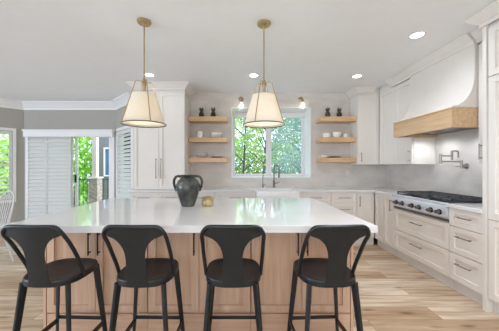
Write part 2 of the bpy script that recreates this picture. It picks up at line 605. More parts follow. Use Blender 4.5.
# ---- sliding door with valance and shutter panels
d1 = bpy.data.objects.new('door_1', None)
COL.objects.link(d1)
d1['kind'] = 'structure'
DX0, DX1, DZ = -4.49, -2.71, 2.07
mb = MB()
mb.box(DX0 + 0.002, DX0 + 0.05, FAR + 0.01, FAR + 0.13, 0.001, DZ - 0.002)
mb.box(DX1 - 0.05, DX1 - 0.002, FAR + 0.01, FAR + 0.13, 0.001, DZ - 0.002)
mb.box(DX0 + 0.05, DX1 - 0.05, FAR + 0.01, FAR + 0.13, DZ - 0.06, DZ - 0.002)
mb.box(DX0 + 0.05, DX1 - 0.05, FAR + 0.01, FAR + 0.13, 0.001, 0.03)
mb.build('door_frame', 'trim', d1, smooth=False)
for k, (a, b, y) in enumerate(((DX0 + 0.052, -3.58, FAR + 0.03), (-3.56, -2.762, FAR + 0.075))):
    s_ = frame_ring(MB(), a, b, 0.032, DZ - 0.062, 0.055, y, y + 0.035, 0.07, 0.09).build('sliding_panel', 'trim', d1, smooth=False)
    MB().box(a + 0.057, b - 0.057, y + 0.014, y + 0.02, 0.124, DZ - 0.134).build('glass_pane', 'glass', s_, smooth=False)
    if k == 1:
        MB().box(a + 0.015, a + 0.04, y - 0.035, y - 0.001, 0.95, 1.12, 0.006).build('handle', 'black', s_)
mb = MB()
mb.box(DX0 - 0.07, DX0 + 0.0, FAR - 0.02, FAR - 0.001, 0.001, 2.09)
mb.box(DX1 + 0.0, DX1 + 0.06, FAR - 0.02, FAR - 0.001, 0.001, 2.09)
struct('trim_2', mb, 'trim', smooth=False)
t = thing('window_valance', 'long white boxed valance across the top of the sliding door', 'valance', (-3.575, FAR, 1.925))
hw = 0.935
MB().box(-hw, hw, -0.135, -0.12, 0.0, 0.135, 0.003).box(-hw, -hw + 0.015, -0.12, -0.021, 0.0, 0.135).box(hw - 0.015, hw, -0.12, -0.021, 0.0, 0.135).box(-hw, hw, -0.12, -0.021, 0.12, 0.135).build('valance_box', 'trim', t, smooth=False)
MB().sweep([(-hw, -0.002), (-hw, -0.137), (hw, -0.137), (hw, -0.002)], [(0.0, 0.110), (0.0, 0.150), (0.016, 0.150), (0.013, 0.135), (0.008, 0.120)], 1).build('valance_moulding', 'trim', t, smooth=False)
for i, (a, b) in enumerate(((DX0 + 0.02, -4.07), (-4.065, -3.56))):
    t = thing('shutter_panel', ('closed white louvred shutter panel at the left jamb of the sliding door', 'closed white louvred shutter panel beside the open half of the sliding door')[i], 'shutter', (a, FAR - 0.055, 0.02), 0, 'shutter panels over the sliding door')
    w_ = b - a
    frame_ring(MB(), 0, w_, 0, 1.985, 0.016, -0.014, 0.014, 0.03, 0.06).build('frame', 'shutter', t, smooth=False)
    louvers(MB(), 0.017, w_ - 0.017, 0.045, 1.97, 0, 0.078, 0.090, R(64)).build('louver', 'shutter', t, smooth=False)


# ------------------------------------------------------------------ cabinetry
def shaker(x0, x1, z0, z1, y, th=0.02, rail=0.056, rec=0.016, thin=False):
    """front whose outer face is at y (facing -y)"""
    mb = MB()
    r = min(rail, (z1 - z0) * 0.28)
    g = 0.002
    x0 += g; x1 -= g; z0 += g; z1 -= g
    mb.box(x0, x0 + rail, y, y + th, z0, z1, 0.0012, 1)
    mb.box(x1 - rail, x1, y, y + th, z0, z1, 0.0012, 1)
    mb.box(x0 + rail, x1 - rail, y, y + th, z1 - r, z1, 0.0012, 1)
    mb.box(x0 + rail, x1 - rail, y, y + th, z0, z0 + r, 0.0012, 1)
    mb.box(x0 + rail - 0.004, x1 - rail + 0.004, y + rec, y + th - 0.001, z0 + r - 0.004, z1 - r + 0.004)
    return mb


def slab_front(x0, x1, z0, z1, y, th=0.02):
    g = 0.0015
    return MB().box(x0 + g, x1 - g, y, y + th, z0 + g, z1 - g, 0.0015, 1)


def pull(length, vertical, r=0.0055, off=0.032):
    """bar pull centred on its origin, standing off towards -y"""
    h = length / 2
    mb = MB()
    ax = (lambda a, y: (0, y, a)) if vertical else (lambda a, y: (a, y, 0))
    mb.tube([ax(-h, -off), ax(h, -off)], r, 10)
    for sgn in (-1, 1):
        mb.tube([ax(sgn * (h - 0.018), -off), ax(sgn * (h - 0.018), 0.0)], r * 0.9, 8)
    return mb


def cabinet(name, label, cat, loc, rotz, w, d, z0, z1, fronts, m='cab', toe=True, hm='nickel', group=None, fm=None, endpanels=None):
    """origin: middle of the back at floor level; the front looks to local -y; d is the distance from back to front FACE"""
    t = thing(name, label, cat, loc, rotz, group)
    b = MB()
    yb = -d + 0.0215
    b.box(-w / 2 + 0.001, w / 2 - 0.001, yb, -0.002, z0, z1)
    b.build('carcass', m, t, smooth=False)
    if toe:
        MB().box(-w / 2 + 0.001, w / 2 - 0.001, yb + 0.03, -0.02, 0.001, z0 - 0.0005).build('toe_kick', 'toe' if m == 'cab' else m, t, smooth=False)
    for f in fronts:
        kind, x0, x1, a, c, h = f[:6]
        if kind == 'door': o = shaker(x0, x1, a, c, -d).build('door', fm or m, t, smooth=False)
        elif kind == 'drawer': o = shaker(x0, x1, a, c, -d).build('drawer', fm or m, t, smooth=False)
        else: o = slab_front(x0, x1, a, c, -d).build('panel', fm or m, t, smooth=False)
        if h:
            hx, hz, L, vert = h
            pull(L, vert).build('handle', hm, o, loc=(hx, -d, hz))
    return t


BY = 4.598            # back of the back run
def back_unit(name, label, cat, xa, xb, fronts, **kw):
    xc = (xa + xb) / 2
    fr = [(k, x0 - xc, x1 - xc, a, c, None if h is None else (h[0] - xc, *h[1:])) for k, x0, x1, a, c, h in fronts]
    return cabinet(name, label, cat, (xc, BY, 0), 0, xb - xa, BY - 4.03, kw.pop('z0', 0.125), kw.pop('z1', 0.873), fr, **kw)


def drawers3(xa, xb):
    xm = (xa + xb) / 2
    L = min(0.2, (xb - xa) * 0.5)
    return [('drawer', xa, xb, 0.705, 0.870, (xm, 0.79, L, False)), ('drawer', xa, xb, 0.42, 0.702, (xm, 0.60, L, False)), ('drawer', xa, xb, 0.128, 0.417, (xm, 0.31, L, False))]


gb = 'white base cabinets along the window wall'
xm = -1.315
back_unit('base_cabinet', 'white base cabinet under the tall cupboard at the left end of the window wall', 'cabinet', -1.78, -0.88,
          [('drawer', -1.775, xm, 0.705, 0.87, (-1.545, 0.79, 0.2, False)), ('drawer', xm, -0.883, 0.705, 0.87, (-1.1, 0.79, 0.2, False)),
           ('door', -1.775, xm, 0.128, 0.702, (xm - 0.04, 0.58, 0.16, True)), ('door', xm, -0.883, 0.128, 0.702, (xm + 0.04, 0.58, 0.16, True))], group=gb)
back_unit('base_cabinet', 'white drawer base beside the tall cupboard, mostly hidden behind the island', 'cabinet', -0.879, -0.385, drawers3(-0.877, -0.387), group=gb)
back_unit('base_cabinet', 'white drawer base just left of the farmhouse sink, behind the island', 'cabinet', -0.384, 0.295, drawers3(-0.382, 0.293), group=gb)
back_unit('base_cabinet', 'white sink base with two doors under the farmhouse sink', 'cabinet', 0.296, 1.004,
          [('door', 0.298, 0.65, 0.128, 0.645, (0.61, 0.54, 0.16, True)), ('door', 0.65, 1.002, 0.128, 0.645, (0.69, 0.54, 0.16, True))], z1=0.645, group=gb)
back_unit('base_cabinet', 'white drawer base just right of the farmhouse sink, half hidden by the island corner', 'cabinet', 1.005, 1.53, drawers3(1.007, 1.528), group=gb)
back_unit('base_cabinet', 'narrow white drawer base between the sink drawers and the corner door', 'cabinet', 1.531, 1.955, drawers3(1.533, 1.953), group=gb)
back_unit('base_cabinet', 'white corner base with one door and upright pull on the window wall', 'cabinet', 1.956, 2.258,
          [('door', 1.958, 2.236, 0.128, 0.87, (1.995, 0.73, 0.17, True))], group=gb)

RX = 2.797
def right_unit(name, label, cat, ya, yb, fronts, face=2.24, **kw):
    """ya > yb: from the far end to the near end; fronts given by world y (far, near)"""
    yc = (ya + yb) / 2
    fr = [(k, yc - y0, yc - y1, a, c, None if h is None else (yc - h[0], *h[1:])) for k, y0, y1, a, c, h in fronts]
    return cabinet(name, label, cat, (RX, yc, 0), R(-90), ya - yb, RX - face, kw.pop('z0', 0.125), kw.pop('z1', 0.873), fr, **kw)


gr_ = 'white base cabinets along the range wall'
right_unit('base_cabinet', 'white two-door base in the corner left of the rangetop', 'cabinet', 4.025, 3.522,
           [('door', 4.005, 3.778, 0.128, 0.87, None), ('door', 3.775, 3.525, 0.128, 0.87, (3.565, 0.735, 0.17, True))], group=gr_)
right_unit('base_cabinet', 'wide white two-drawer base directly under the rangetop', 'cabinet', 3.521, 2.604,
           [('drawer', 3.518, 2.606, 0.415, 0.700, (3.066, 0.585, 0.2, False)), ('drawer', 3.518, 2.606, 0.128, 0.412, (3.066, 0.31, 0.2, False))], z1=0.706, group=gr_)
right_unit('base_cabinet', 'white three-drawer base right of the rangetop beside the tall unit', 'cabinet', 2.603, 2.232,
           [('drawer', 2.601, 2.234, 0.685, 0.87, (2.42, 0.79, 0.17, False)), ('drawer', 2.601, 2.234, 0.41, 0.682, (2.42, 0.59, 0.17, False)), ('drawer', 2.601, 2.234, 0.128, 0.407, (2.42, 0.31, 0.17, False))], group=gr_)

# tall panelled unit at the near end of the range wall
t = right_unit('tall_cabinet', 'tall white panelled unit at the right edge beside the three-drawer base', 'cabinet', 2.195, 1.30,
               [('door', 2.190, 1.302, 0.128, 0.832, None), ('door', 2.190, 1.302, 0.838, 2.10, None), ('door', 2.190, 1.302, 2.106, 2.54, None)], face=2.235, z1=CZ - 0.002)
MB().box(-0.482, -0.449, -0.572, -0.002, 0.001, CZ - 0.002).build('side_panel', 'cab', t, smooth=False)
ccp = [(0.0, 2.566), (0.0, CZ - 0.002), (0.085, CZ - 0.002), (0.085, CZ - 0.015), (0.07, CZ - 0.03), (0.03, CZ - 0.075), (0.016, CZ - 0.085), (0.016, 2.566)]
MB().sweep([(-0.482, -0.43), (-0.482, -0.573), (0.448, -0.573)], ccp, 1).build('crown_moulding', 'cab', t, smooth=False)

# upper cabinets on the range wall
UZ = 1.335
t = right_unit('upper_cabinet', 'white two-door upper cabinet in the corner left of the range hood', 'cabinet', 4.284, 3.465,
               [('door', 4.262, 3.86, UZ + 0.003, 2.55, None), ('door', 3.86, 3.468, UZ + 0.003, 2.55, (3.51, UZ + 0.12, 0.16, True))], face=2.46, z0=UZ, z1=CZ - 0.002, toe=False, group='white upper cabinets')
MB().sweep([(-0.073, -0.337), (0.409, -0.337)], ccp, 1).build('crown_moulding', 'cab', t, smooth=False)
xc = (2.095 + 2.795) / 2
t = cabinet('upper_cabinet', 'white single-door upper cabinet on the window wall beside the right shelves', 'cabinet', (xc, BY, 0), 0, 0.70, BY - 4.27, UZ, CZ - 0.002,
            [('door', 2.097 - xc, 2.452 - xc, UZ + 0.003, 2.55, (2.14 - xc, UZ + 0.13, 0.16, True))], toe=False, group='white upper cabinets')
MB().sweep([(-0.35, -0.004), (-0.35, -0.327), (-0.07, -0.327)], ccp, 1).build('crown_moulding', 'cab', t, smooth=False)
t = right_unit('upper_cabinet', 'narrow white upper cabinet right of the range hood beside the tall unit', 'cabinet', 2.512, 2.232,
               [('door', 2.509, 2.234, UZ + 0.003, 2.55, (2.468, UZ + 0.12, 0.16, True))], face=2.46, z0=UZ, z1=CZ - 0.002, toe=False, group='white upper cabinets')
MB().sweep([(-0.139, -0.337), (0.138, -0.337)], ccp, 1).build('crown_moulding', 'cab', t, smooth=False)

# tall cupboard on the worktop at the left end
xc = -1.308
t = cabinet('tall_cupboard', 'tall white two-door cupboard standing on the left end of the back worktop', 'cabinet', (xc, BY, 0), 0, 0.85, BY - 4.05, 0.916, CZ - 0.002,
            [('door', -0.424, 0.0, 0.93, 2.53, (-0.042, 1.27, 0.33, True)), ('door', 0.0, 0.424, 0.93, 2.53, (0.042, 1.27, 0.33, True))], toe=False)
MB().sweep([(-0.425, -0.30), (-0.425, -0.548), (0.425, -0.548), (0.425, -0.004)], ccp, 1).build('crown_moulding', 'cab', t, smooth=False)

# worktops
wt = MB()
for (a, b, c, d) in ((-1.79, 0.292, 4.004, 4.597), (0.292, 1.008, 4.475, 4.597), (1.008, 2.797, 4.004, 4.597), (2.214, 2.797, 3.522, 4.004)):
    wt.box(a, b, c, d, 0.875, 0.914)
tag(wt.build('worktop', 'quartz', smooth=False), 'white quartz worktop along the window wall around the sink into the corner', 'worktop')
tag(MB().box(2.214, 2.797, 2.232, 2.6025, 0.875, 0.914, 0.002, 1).build('worktop', 'quartz', smooth=False), 'short white quartz worktop between the rangetop and the tall unit', 'worktop')

# range hood
t = thing('range_hood', 'white plaster-smooth range hood with a wide oak band over the rangetop', 'range hood', (RX, 2.99, 1.71))
hy0, hy1 = 2.516 - 2.99, 3.46 - 2.99
xb = 2.197 - RX
prof = [(-0.003, 0.206), (xb + 0.004, 0.206), (xb + 0.012, 0.222)]
for k in range(1, 17):
    a = k / 16 * PI / 2
    prof.append((xb + 0.012 + (2.43 - 2.209) * math.sin(a), 0.222 + 0.33 * (1 - math.cos(a))))
prof += [(2.43 - RX, CZ - 1.712), (-0.003, CZ - 1.712)]
MB().prism(prof, 'y', hy0, hy1).build('canopy', 'cab', t)
b = MB()
b.box(xb, xb + 0.03, hy0, hy1, 0.0, 0.195)
b.box(xb + 0.03, -0.003, hy0, hy0 + 0.03, 0.0, 0.195)
b.box(xb + 0.03, -0.003, hy1 - 0.03, hy1, 0.0, 0.195)
b.box(xb - 0.008, -0.003, hy0 - 0.0, hy1, 0.195, 0.207)
b.build('oak_band', 'oak_y', t, smooth=False)
MB().box(xb + 0.032, -0.004, hy0 + 0.032, hy1 - 0.032, 0.04, 0.07).build('filter_panel', 'nickel_dark', t, smooth=False)
for yy in (-0.25, 0.25):
    MB().lathe([(0, 0.039), (0.03, 0.039), (0.03, 0.034), (0, 0.033)], 20, (-0.22, yy, 0)).build('hood_lamp', 'ceramic', t)
    l = lamp('hood_lamp_beam', 'SPOT', (-0.22, yy, 0.03), (0, 0, 0), 9.0, (0.94, 0.99, 1.06), spot_size=R(160), spot_blend=0.8, shadow_soft_size=0.03)
    l.parent = t
MB().sweep([(2.43 - RX, hy1), (2.43 - RX, hy0)], [(0.0, 0.856), (0.0, CZ - 1.712), (0.085, CZ - 1.712), (0.085, CZ - 1.725), (0.07, CZ - 1.74), (0.03, CZ - 1.785), (0.016, CZ - 1.795), (0.016, 0.856)], 1).build('crown_moulding', 'cab', t, smooth=False)

# rangetop
t = thing('rangetop', 'stainless steel gas rangetop with black grates and six knobs', 'rangetop', (2.50, 3.062, 0.708))
w2 = 0.457
b = MB().box(-0.235, 0.292, -w2, w2, 0.0, 0.20, 0.003, 1)
b.build('body', 'steel', t)
b = MB().prism([(-0.236, 0.03), (-0.278, 0.045), (-0.284, 0.155), (-0.268, 0.185), (-0.236, 0.20)], 'y', -w2, w2)
b.build('control_panel', 'steel', t)
MB().box(-0.225, 0.28, -w2 + 0.01, w2 - 0.01, 0.2005, 0.2035).build('burner_pan', 'black', t, smooth=False)
MB().tube([(-0.268, -w2, 0.195), (-0.268, w2, 0.195)], 0.014, 12).build('bullnose_rail', 'steel', t)
MB().box(-0.268, -0.236, -w2, w2, 0.010, 0.024).build('drip_tray', 'nickel_dark', t, smooth=False)
for g in range(3):
    for k in (-1, 1):
        y = (g - 1) * 0.305 + k * 0.06
        kb = MB()
        mtx = Matrix.Translation((-0.2815, y, 0.098)) @ Matrix.Rotation(R(-90), 4, 'Y')
        tb = MB().lathe([(0.0, 0.0), (0.031, 0.0), (0.031, 0.008), (0.025, 0.012), (0.0, 0.012)], 20)
        bmesh.ops.transform(tb.bm, matrix=mtx, verts=tb.bm.verts)
        ko = tb.build('knob', 'black', t)
        tb = MB().lathe([(0.0, 0.012), (0.023, 0.012), (0.020, 0.042), (0.017, 0.046), (0.0, 0.046)], 20)
        tb.box(-0.005, 0.005, -0.022, 0.022, 0.044, 0.054, 0.002, 1)
        bmesh.ops.transform(tb.bm, matrix=mtx, verts=tb.bm.verts)
        tb.build('knob_grip', 'nickel_dark', ko)
for g in range(3):
    y0 = (g - 1) * 0.300
    for xk in (-0.12, 0.14):
        MB().lathe([(0, 0.2037), (0.055, 0.2037), (0.055, 0.21), (0.042, 0.214), (0.042, 0.222), (0.036, 0.226), (0, 0.226)], 20, (xk, y0, 0)).build('burner', 'iron', t)
    gm = MB()
    hw_, x0, x1 = 0.147, -0.218, 0.275
    z0, z1 = 0.228, 0.246
    for yy in (-hw_, 0.0, hw_ - 0.014):
        gm.box(x0, x1, y0 + yy, y0 + yy + 0.014, z0, z1)
    for xx in (x0, -0.13, 0.005, 0.14, x1 - 0.014):
        gm.box(xx, xx + 0.014, y0 - hw_, y0 + hw_, z0, z1)
    for yy in (-0.075, 0.07):
        gm.box(-0.20, -0.05, y0 + yy, y0 + yy + 0.01, z0, z1)
        gm.box(0.07, 0.22, y0 + yy, y0 + yy + 0.01, z0, z1)
    for xx in (x0, x1 - 0.014):
        for yy in (-hw_, hw_ - 0.014):
            gm.box(xx, xx + 0.014, y0 + yy, y0 + yy + 0.014, 0.2037, z0)
    gm.build('grate', 'iron', t, smooth=False)

# pot filler
t = thing('pot_filler', 'folding nickel pot filler tap on the backsplash over the rangetop', 'tap', (2.798, 3.0, 1.31))
tb = MB().lathe([(0.0, 0.0), (0.034, 0.0), (0.034, 0.008), (0.018, 0.016), (0.016, 0.06), (0.0, 0.06)], 20)
bmesh.ops.transform(tb.bm, matrix=Matrix.Rotation(R(-90), 4, 'Y'), verts=tb.bm.verts)
tb.build('wall_flange', 'nickel', t)
b = MB().tube([(-0.062, 0, -0.03), (-0.062, 0, 0.07)], 0.015, 12)
b.tube([(-0.06, 0, 0.0), (-0.13, 0, -0.005)], 0.007, 8)
b.build('valve_body', 'nickel', t)
MB().tube([(-0.062, 0, 0.055), (-0.30, 0.02, 0.055)], 0.009, 10).tube([(-0.30, 0.02, 0.03), (-0.30, 0.02, 0.15)], 0.014, 12).build('lower_arm', 'nickel', t)
MB().tube([(-0.30, 0.02, 0.125), (-0.135, 0.05, 0.125)], 0.009, 10).build('upper_arm', 'nickel', t)
b = MB().tube([(-0.135, 0.05, 0.075), (-0.135, 0.05, 0.19)], 0.014, 12)
b.tube([(-0.135, 0.05, 0.185), (-0.07, 0.06, 0.185)], 0.006, 8)
b.tube([(-0.135, 0.05, 0.185), (-0.075, 0.04, 0.185), (-0.065, 0.04, 0.17), (-0.065, 0.04, 0.10)], 0.009, 10)
b.build('spout', 'nickel', t)

# farmhouse sink
t = thing('farmhouse_sink', 'white apron-front farmhouse sink under the window', 'sink', (0.65, 4.23, 0.65))
b = MB()
b.box(-0.352, 0.352, -0.255, -0.215, 0.0, 0.243, 0.008)
b.box(-0.352, -0.32, -0.215, 0.24, 0.0, 0.243)
b.box(0.32, 0.352, -0.215, 0.24, 0.0, 0.243)
b.box(-0.32, 0.32, 0.208, 0.24, 0.0, 0.243)
b.box(-0.32, 0.32, -0.215, 0.208, 0.0, 0.03)
b.build('basin', 'sink', t)
MB().lathe([(0, 0.031), (0.04, 0.031), (0.04, 0.035), (0.0, 0.034)], 20).build('drain', 'steel', t)

# faucet
t = thing('kitchen_faucet', 'tall gooseneck nickel faucet behind the sink in front of the window mullion', 'faucet', (0.665, 4.525, 0.915))
b = MB().lathe([(0, 0), (0.028, 0), (0.028, 0.01), (0.02, 0.02), (0.019, 0.12), (0.015, 0.13), (0, 0.13)], 20)
pts = [(0, 0, 0.12), (0, 0, 0.34)]
for k in range(1, 11):
    a = PI * k / 10
    pts.append((0.065 * (1 - math.cos(a)) * 0.5, -0.075 * (1 - math.cos(a)), 0.34 + 0.075 * math.sin(a)))
pts.append((0.065, -0.15, 0.30))
b.build('faucet_body', 'nickel_dark', t)
MB().tube(pts, 0.011, 12).build('gooseneck', 'nickel_dark', t)
MB().tube([(0.065, -0.15, 0.30), (0.065, -0.15, 0.19)], [0.014, 0.017], 12).build('spray_head', 'nickel_dark', t)
MB().tube([(0.02, 0, 0.075), (0.05, -0.005, 0.08), (0.10, -0.02, 0.10)], [0.009, 0.008, 0.006], 10).build('lever_handle', 'bronze', t)
t = thing('filter_tap', 'slim filtered-water tap left of the kitchen faucet', 'faucet', (0.46, 4.53, 0.915))
MB().lathe([(0, 0), (0.02, 0), (0.02, 0.008), (0.011, 0.015), (0.010, 0.06), (0, 0.06)], 16).build('tap_body', 'nickel_dark', t)
pts = [(0, 0, 0.05), (0, 0, 0.20)] + [(0, -0.035 * (1 - math.cos(PI * k / 8)), 0.20 + 0.035 * math.sin(PI * k / 8)) for k in range(1, 8)]
MB().tube(pts, 0.007, 10).build('spout', 'nickel_dark', t)
MB().tube([(0.01, 0, 0.045), (0.05, 0, 0.06)], 0.005, 8).build('lever_handle', 'nickel_dark', t)

# outlets
def outlet(x, z, label):
    t = thing('wall_outlet', label, 'outlet', (x, 4.599, z))
    MB().box(-0.034, 0.034, -0.005, -0.0005, -0.052, 0.052, 0.0015, 1).build('cover_plate', 'plate', t)
    MB().box(-0.016, 0.016, -0.007, -0.005, -0.032, 0.032).build('socket', 'plate', t, smooth=False)


outlet(2.055, 1.18, 'white outlet plate on the backsplash below the right shelves')


# ------------------------------------------------------------------ floating shelves and what stands on them
SHELF_TOPS = (2.187, 1.815, 1.456)
shelves = {}
for side, (xa, xb) in (('left', (-0.876, -0.185)), ('right', (1.463, 2.09))):
    for i, z in enumerate(SHELF_TOPS):
        o = MB().box(xa, xb, 4.33, 4.598, z - 0.082, z, 0.002, 1).build('floating_shelf', 'oak', smooth=False)
        tag(o, '%s thick oak floating shelf %s of the sink window' % (('top', 'middle', 'bottom')[i], side), 'shelf', 'oak floating shelves on the %s' % side)


def pineapple(x, z, label):
    t = thing('pineapple_ornament', label, 'ornament', (x, 4.45, z + 0.001), random.uniform(0, 1), 'dark pineapple ornaments on the top shelves')
    b = MB().lathe([(0, 0), (0.030, 0.0), (0.042, 0.02), (0.047, 0.045), (0.044, 0.075), (0.034, 0.095), (0.02, 0.103), (0, 0.104)], 14)
    b.build('fruit_body', 'pine', t)
    lf = MB()
    for k in range(14):
        a = k * 2.4
        tilt = 0.15 + 0.5 * (1 - k / 14)
        L = 0.055 + 0.05 * k / 14
        p0 = Vector((0.012 * math.cos(a), 0.012 * math.sin(a), 0.10))
        p2 = p0 + Vector((math.cos(a) * math.sin(tilt), math.sin(a) * math.sin(tilt), math.cos(tilt))) * L
        p1 = (p0 + p2) / 2 + Vector((0, 0, 0.008))
        lf.tube([p0, p1, p2], [0.008, 0.007, 0.001], 6)
    lf.build('leaf_crown', 'leafdark', t)


pineapple(-0.665, SHELF_TOPS[0], 'dark pineapple ornament on the top left shelf, nearer the tall cupboard')
pineapple(-0.45, SHELF_TOPS[0], 'dark pineapple ornament on the top left shelf, nearer the window')
pineapple(1.63, SHELF_TOPS[0], 'dark pineapple ornament on the top right shelf, nearer the window')
pineapple(1.84, SHELF_TOPS[0], 'dark pineapple ornament on the top right shelf, nearer the upper cabinet')


def bowl(name, label, cat, x, y, z, r, h, m, group=None, foot=0.45):
    pr = [(0, 0), (r * foot, 0), (r * foot, 0.006)]
    for k in range(1, 9):
        a = k / 8
        pr.append((r * (foot + (1 - foot) * math.sin(a * PI / 2)), 0.006 + (h - 0.006) * (a ** 1.6)))
    inner = [(max(0.0, q[0] - 0.005), q[1] + 0.004) for q in reversed(pr[2:])]
    o = MB().lathe(pr + inner + [(0, 0.010)], 28).build(name, m, loc=(x, y, z + 0.001))
    return tag(o, label, cat, group)


def mug(label, x, y, z, r, h, handle=True, group=None):
    t = thing('mug', label, 'mug', (x, y, z + 0.001), random.uniform(-0.4, 0.4), group)
    MB().lathe([(0, 0), (r * 0.9, 0), (r, 0.008), (r, h), (r - 0.004, h), (r - 0.005, 0.01), (0, 0.008)], 24).build('cup', 'ceramic', t)
    if handle:
        MB().tube([(r * 0.95, 0, h * 0.8), (r + 0.022, 0, h * 0.75), (r + 0.026, 0, h * 0.5), (r + 0.02, 0, h * 0.28), (r * 0.95, 0, h * 0.22)], 0.005, 8).build('handle', 'ceramic', t)


def plate(label, x, y, z, r, m='ceramic', group=None, h=0.016):
    o = MB().lathe([(0, 0), (r * 0.6, 0), (r * 0.66, 0.004), (r, h), (r - 0.001, h + 0.003), (r * 0.64, 0.008), (0, 0.006)], 32).build('plate', m, loc=(x, y, z + 0.001))
    return tag(o, label, 'plate', group)


z2, z3 = SHELF_TOPS[1], SHELF_TOPS[2]
mug('white ceramic cup at the left of the middle left shelf', -0.69, 4.44, z2, 0.058, 0.12, handle=False)
# stacked plates with a bowl on the middle left shelf
zz = z2
for k in range(3):
    plate(('bottom white plate of the stack on the middle left shelf', 'second white plate of the stack on the middle left shelf', 'topmost white plate under the bowl on the middle left shelf')[k], -0.395, 4.45, zz, 0.118, group='white plates on the middle left shelf')
    zz += 0.0115
bowl('bowl', 'wide shallow white bowl on top of the plates on the middle left shelf', 'bowl', -0.395, 4.45, zz + 0.004, 0.105, 0.05, 'ceramic')
# glass bowls and dishes on the bottom left shelf
zz = z3
bowl('glass_bowl', 'wide clear glass bowl on the bottom left shelf, under another', 'bowl', -0.66, 4.45, z3, 0.125, 0.065, 'clear', 'clear glass bowls')
bowl('glass_bowl', 'smaller clear glass bowl nested inside the wide glass bowl on the bottom left shelf', 'bowl', -0.66, 4.45, z3 + 0.014, 0.112, 0.075, 'clear', 'clear glass bowls')
plate('lower grey stoneware plate on the bottom left shelf', -0.385, 4.45, z3, 0.115, 'greyware', 'stoneware plates on the bottom left shelf')
plate('white plate lying on the grey stoneware plate on the bottom left shelf', -0.385, 4.45, z3 + 0.0115, 0.10, 'ceramic', 'stoneware plates on the bottom left shelf')
# right side
mug('white mug at the window end of the middle right shelf', 1.60, 4.44, z2, 0.058, 0.085)
bowl('bowl', 'deep white bowl in the middle of the middle right shelf', 'bowl', 1.785, 4.44, z2, 0.078, 0.10, 'ceramic')
mug('small white cup at the cabinet end of the middle right shelf', 1.945, 4.44, z2, 0.045, 0.07)
bowl('bowl', 'small white bowl at the window end of the bottom right shelf', 'bowl', 1.555, 4.42, z3, 0.06, 0.04, 'ceramic')
plate('flat grey stoneware platter on the bottom right shelf', 1.76, 4.46, z3, 0.13, 'greyware')
plate('small grey plate on the stoneware platter on the bottom right shelf', 1.76, 4.46, z3 + 0.0125, 0.09, 'greyware')


# ------------------------------------------------------------------ sconces
def sconce(x, label):
    t = thing('wall_sconce', label, 'wall light', (x, 4.598, 2.56), 0, 'brass sconces over the sink window')
    tb = MB().lathe([(0, 0), (0.05, 0), (0.05, 0.010), (0.042, 0.016), (0, 0.018)], 24)
    bmesh.ops.transform(tb.bm, matrix=Matrix.Rotation(R(90), 4, 'X'), verts=tb.bm.verts)
    tb.build('backplate', 'brass', t)
    MB().tube([(0, -0.016, 0), (0, -0.09, 0.0), (0.003, -0.115, -0.012), (0.005, -0.12, -0.05)], 0.008, 10).build('arm', 'brass', t)
    MB().lathe([(0, -0.04), (0.022, -0.04), (0.026, -0.085), (0.0, -0.085)], 18, (0.005, -0.12, 0)).build('socket', 'brass', t)
    gs = MB().lathe([(0.028, -0.07), (0.040, -0.10), (0.050, -0.15), (0.055, -0.22), (0.0535, -0.22), (0.0485, -0.15), (0.0385, -0.10), (0.027, -0.07)], 24, (0.005, -0.12, 0))
    gs.build('glass_shade', 'clear', t)
    MB().lathe([(0, -0.086), (0.011, -0.09), (0.013, -0.11), (0.028, -0.145), (0.028, -0.165), (0.018, -0.185), (0, -0.19)], 18, (0.005, -0.12, 0)).build('bulb', 'bulb', t)


sconce(0.056, 'brass wall sconce with a glass shade over the left corner of the sink window')
sconce(1.178, 'brass wall sconce with a glass shade over the right corner of the sink window')


# ------------------------------------------------------------------ island
IX0, IX1, IY0, IY1 = -1.57, 0.925, 1.622, 3.02
tag(MB().box(IX0, IX1, IY0, IY1, 0.866, 0.914, 0.003, 2).build('island_worktop', 'quartz', smooth=False), 'thick white quartz slab covering the whole kitchen island', 'worktop')
BF = 1.90           # face of the island doors
xs = (-1.49, -0.70, 0.10, 0.875)
labs = ('oak island cabinet at the left end, behind the leftmost pair of stools', 'oak island cabinet in the middle of the island', 'oak island cabinet at the right end of the island, behind the rightmost stool')
for i in range(3):
    a, b = xs[i], xs[i + 1]
    xc = (a + b) / 2
    hx = (-1.108, -0.302, 0.496)[i]
    hw = (b - a) / 2
    fr = []
    mid = hx - xc
    fr.append(('door', -hw + 0.004, mid, 0.17, 0.86, (mid - 0.036, 0.715, 0.175, True)))
    fr.append(('door', mid, hw - 0.004, 0.17, 0.86, (mid + 0.036, 0.715, 0.175, True)))
    t = cabinet('island_cabinet', labs[i], 'cabinet', (xc, 2.90, 0), 0, b - a, 1.0, 0.16, 0.865, fr, m='oak_island', toe=False, hm='black', group='oak cabinets of the island')
    MB().box(-hw + 0.001, hw - 0.001, -0.995, -0.01, 0.001, 0.159, 0.003, 1).build('plinth', 'oak_island_h', t, smooth=False)
    if i in (0, 2):
        sx = -1 if i == 0 else 1
        xo = sx * hw
        e = MB()
        e.box(xo, xo + sx * 0.02, -1.0, -0.005, 0.001, 0.865)
        e.build('end_panel', 'oak_island', t, smooth=False)

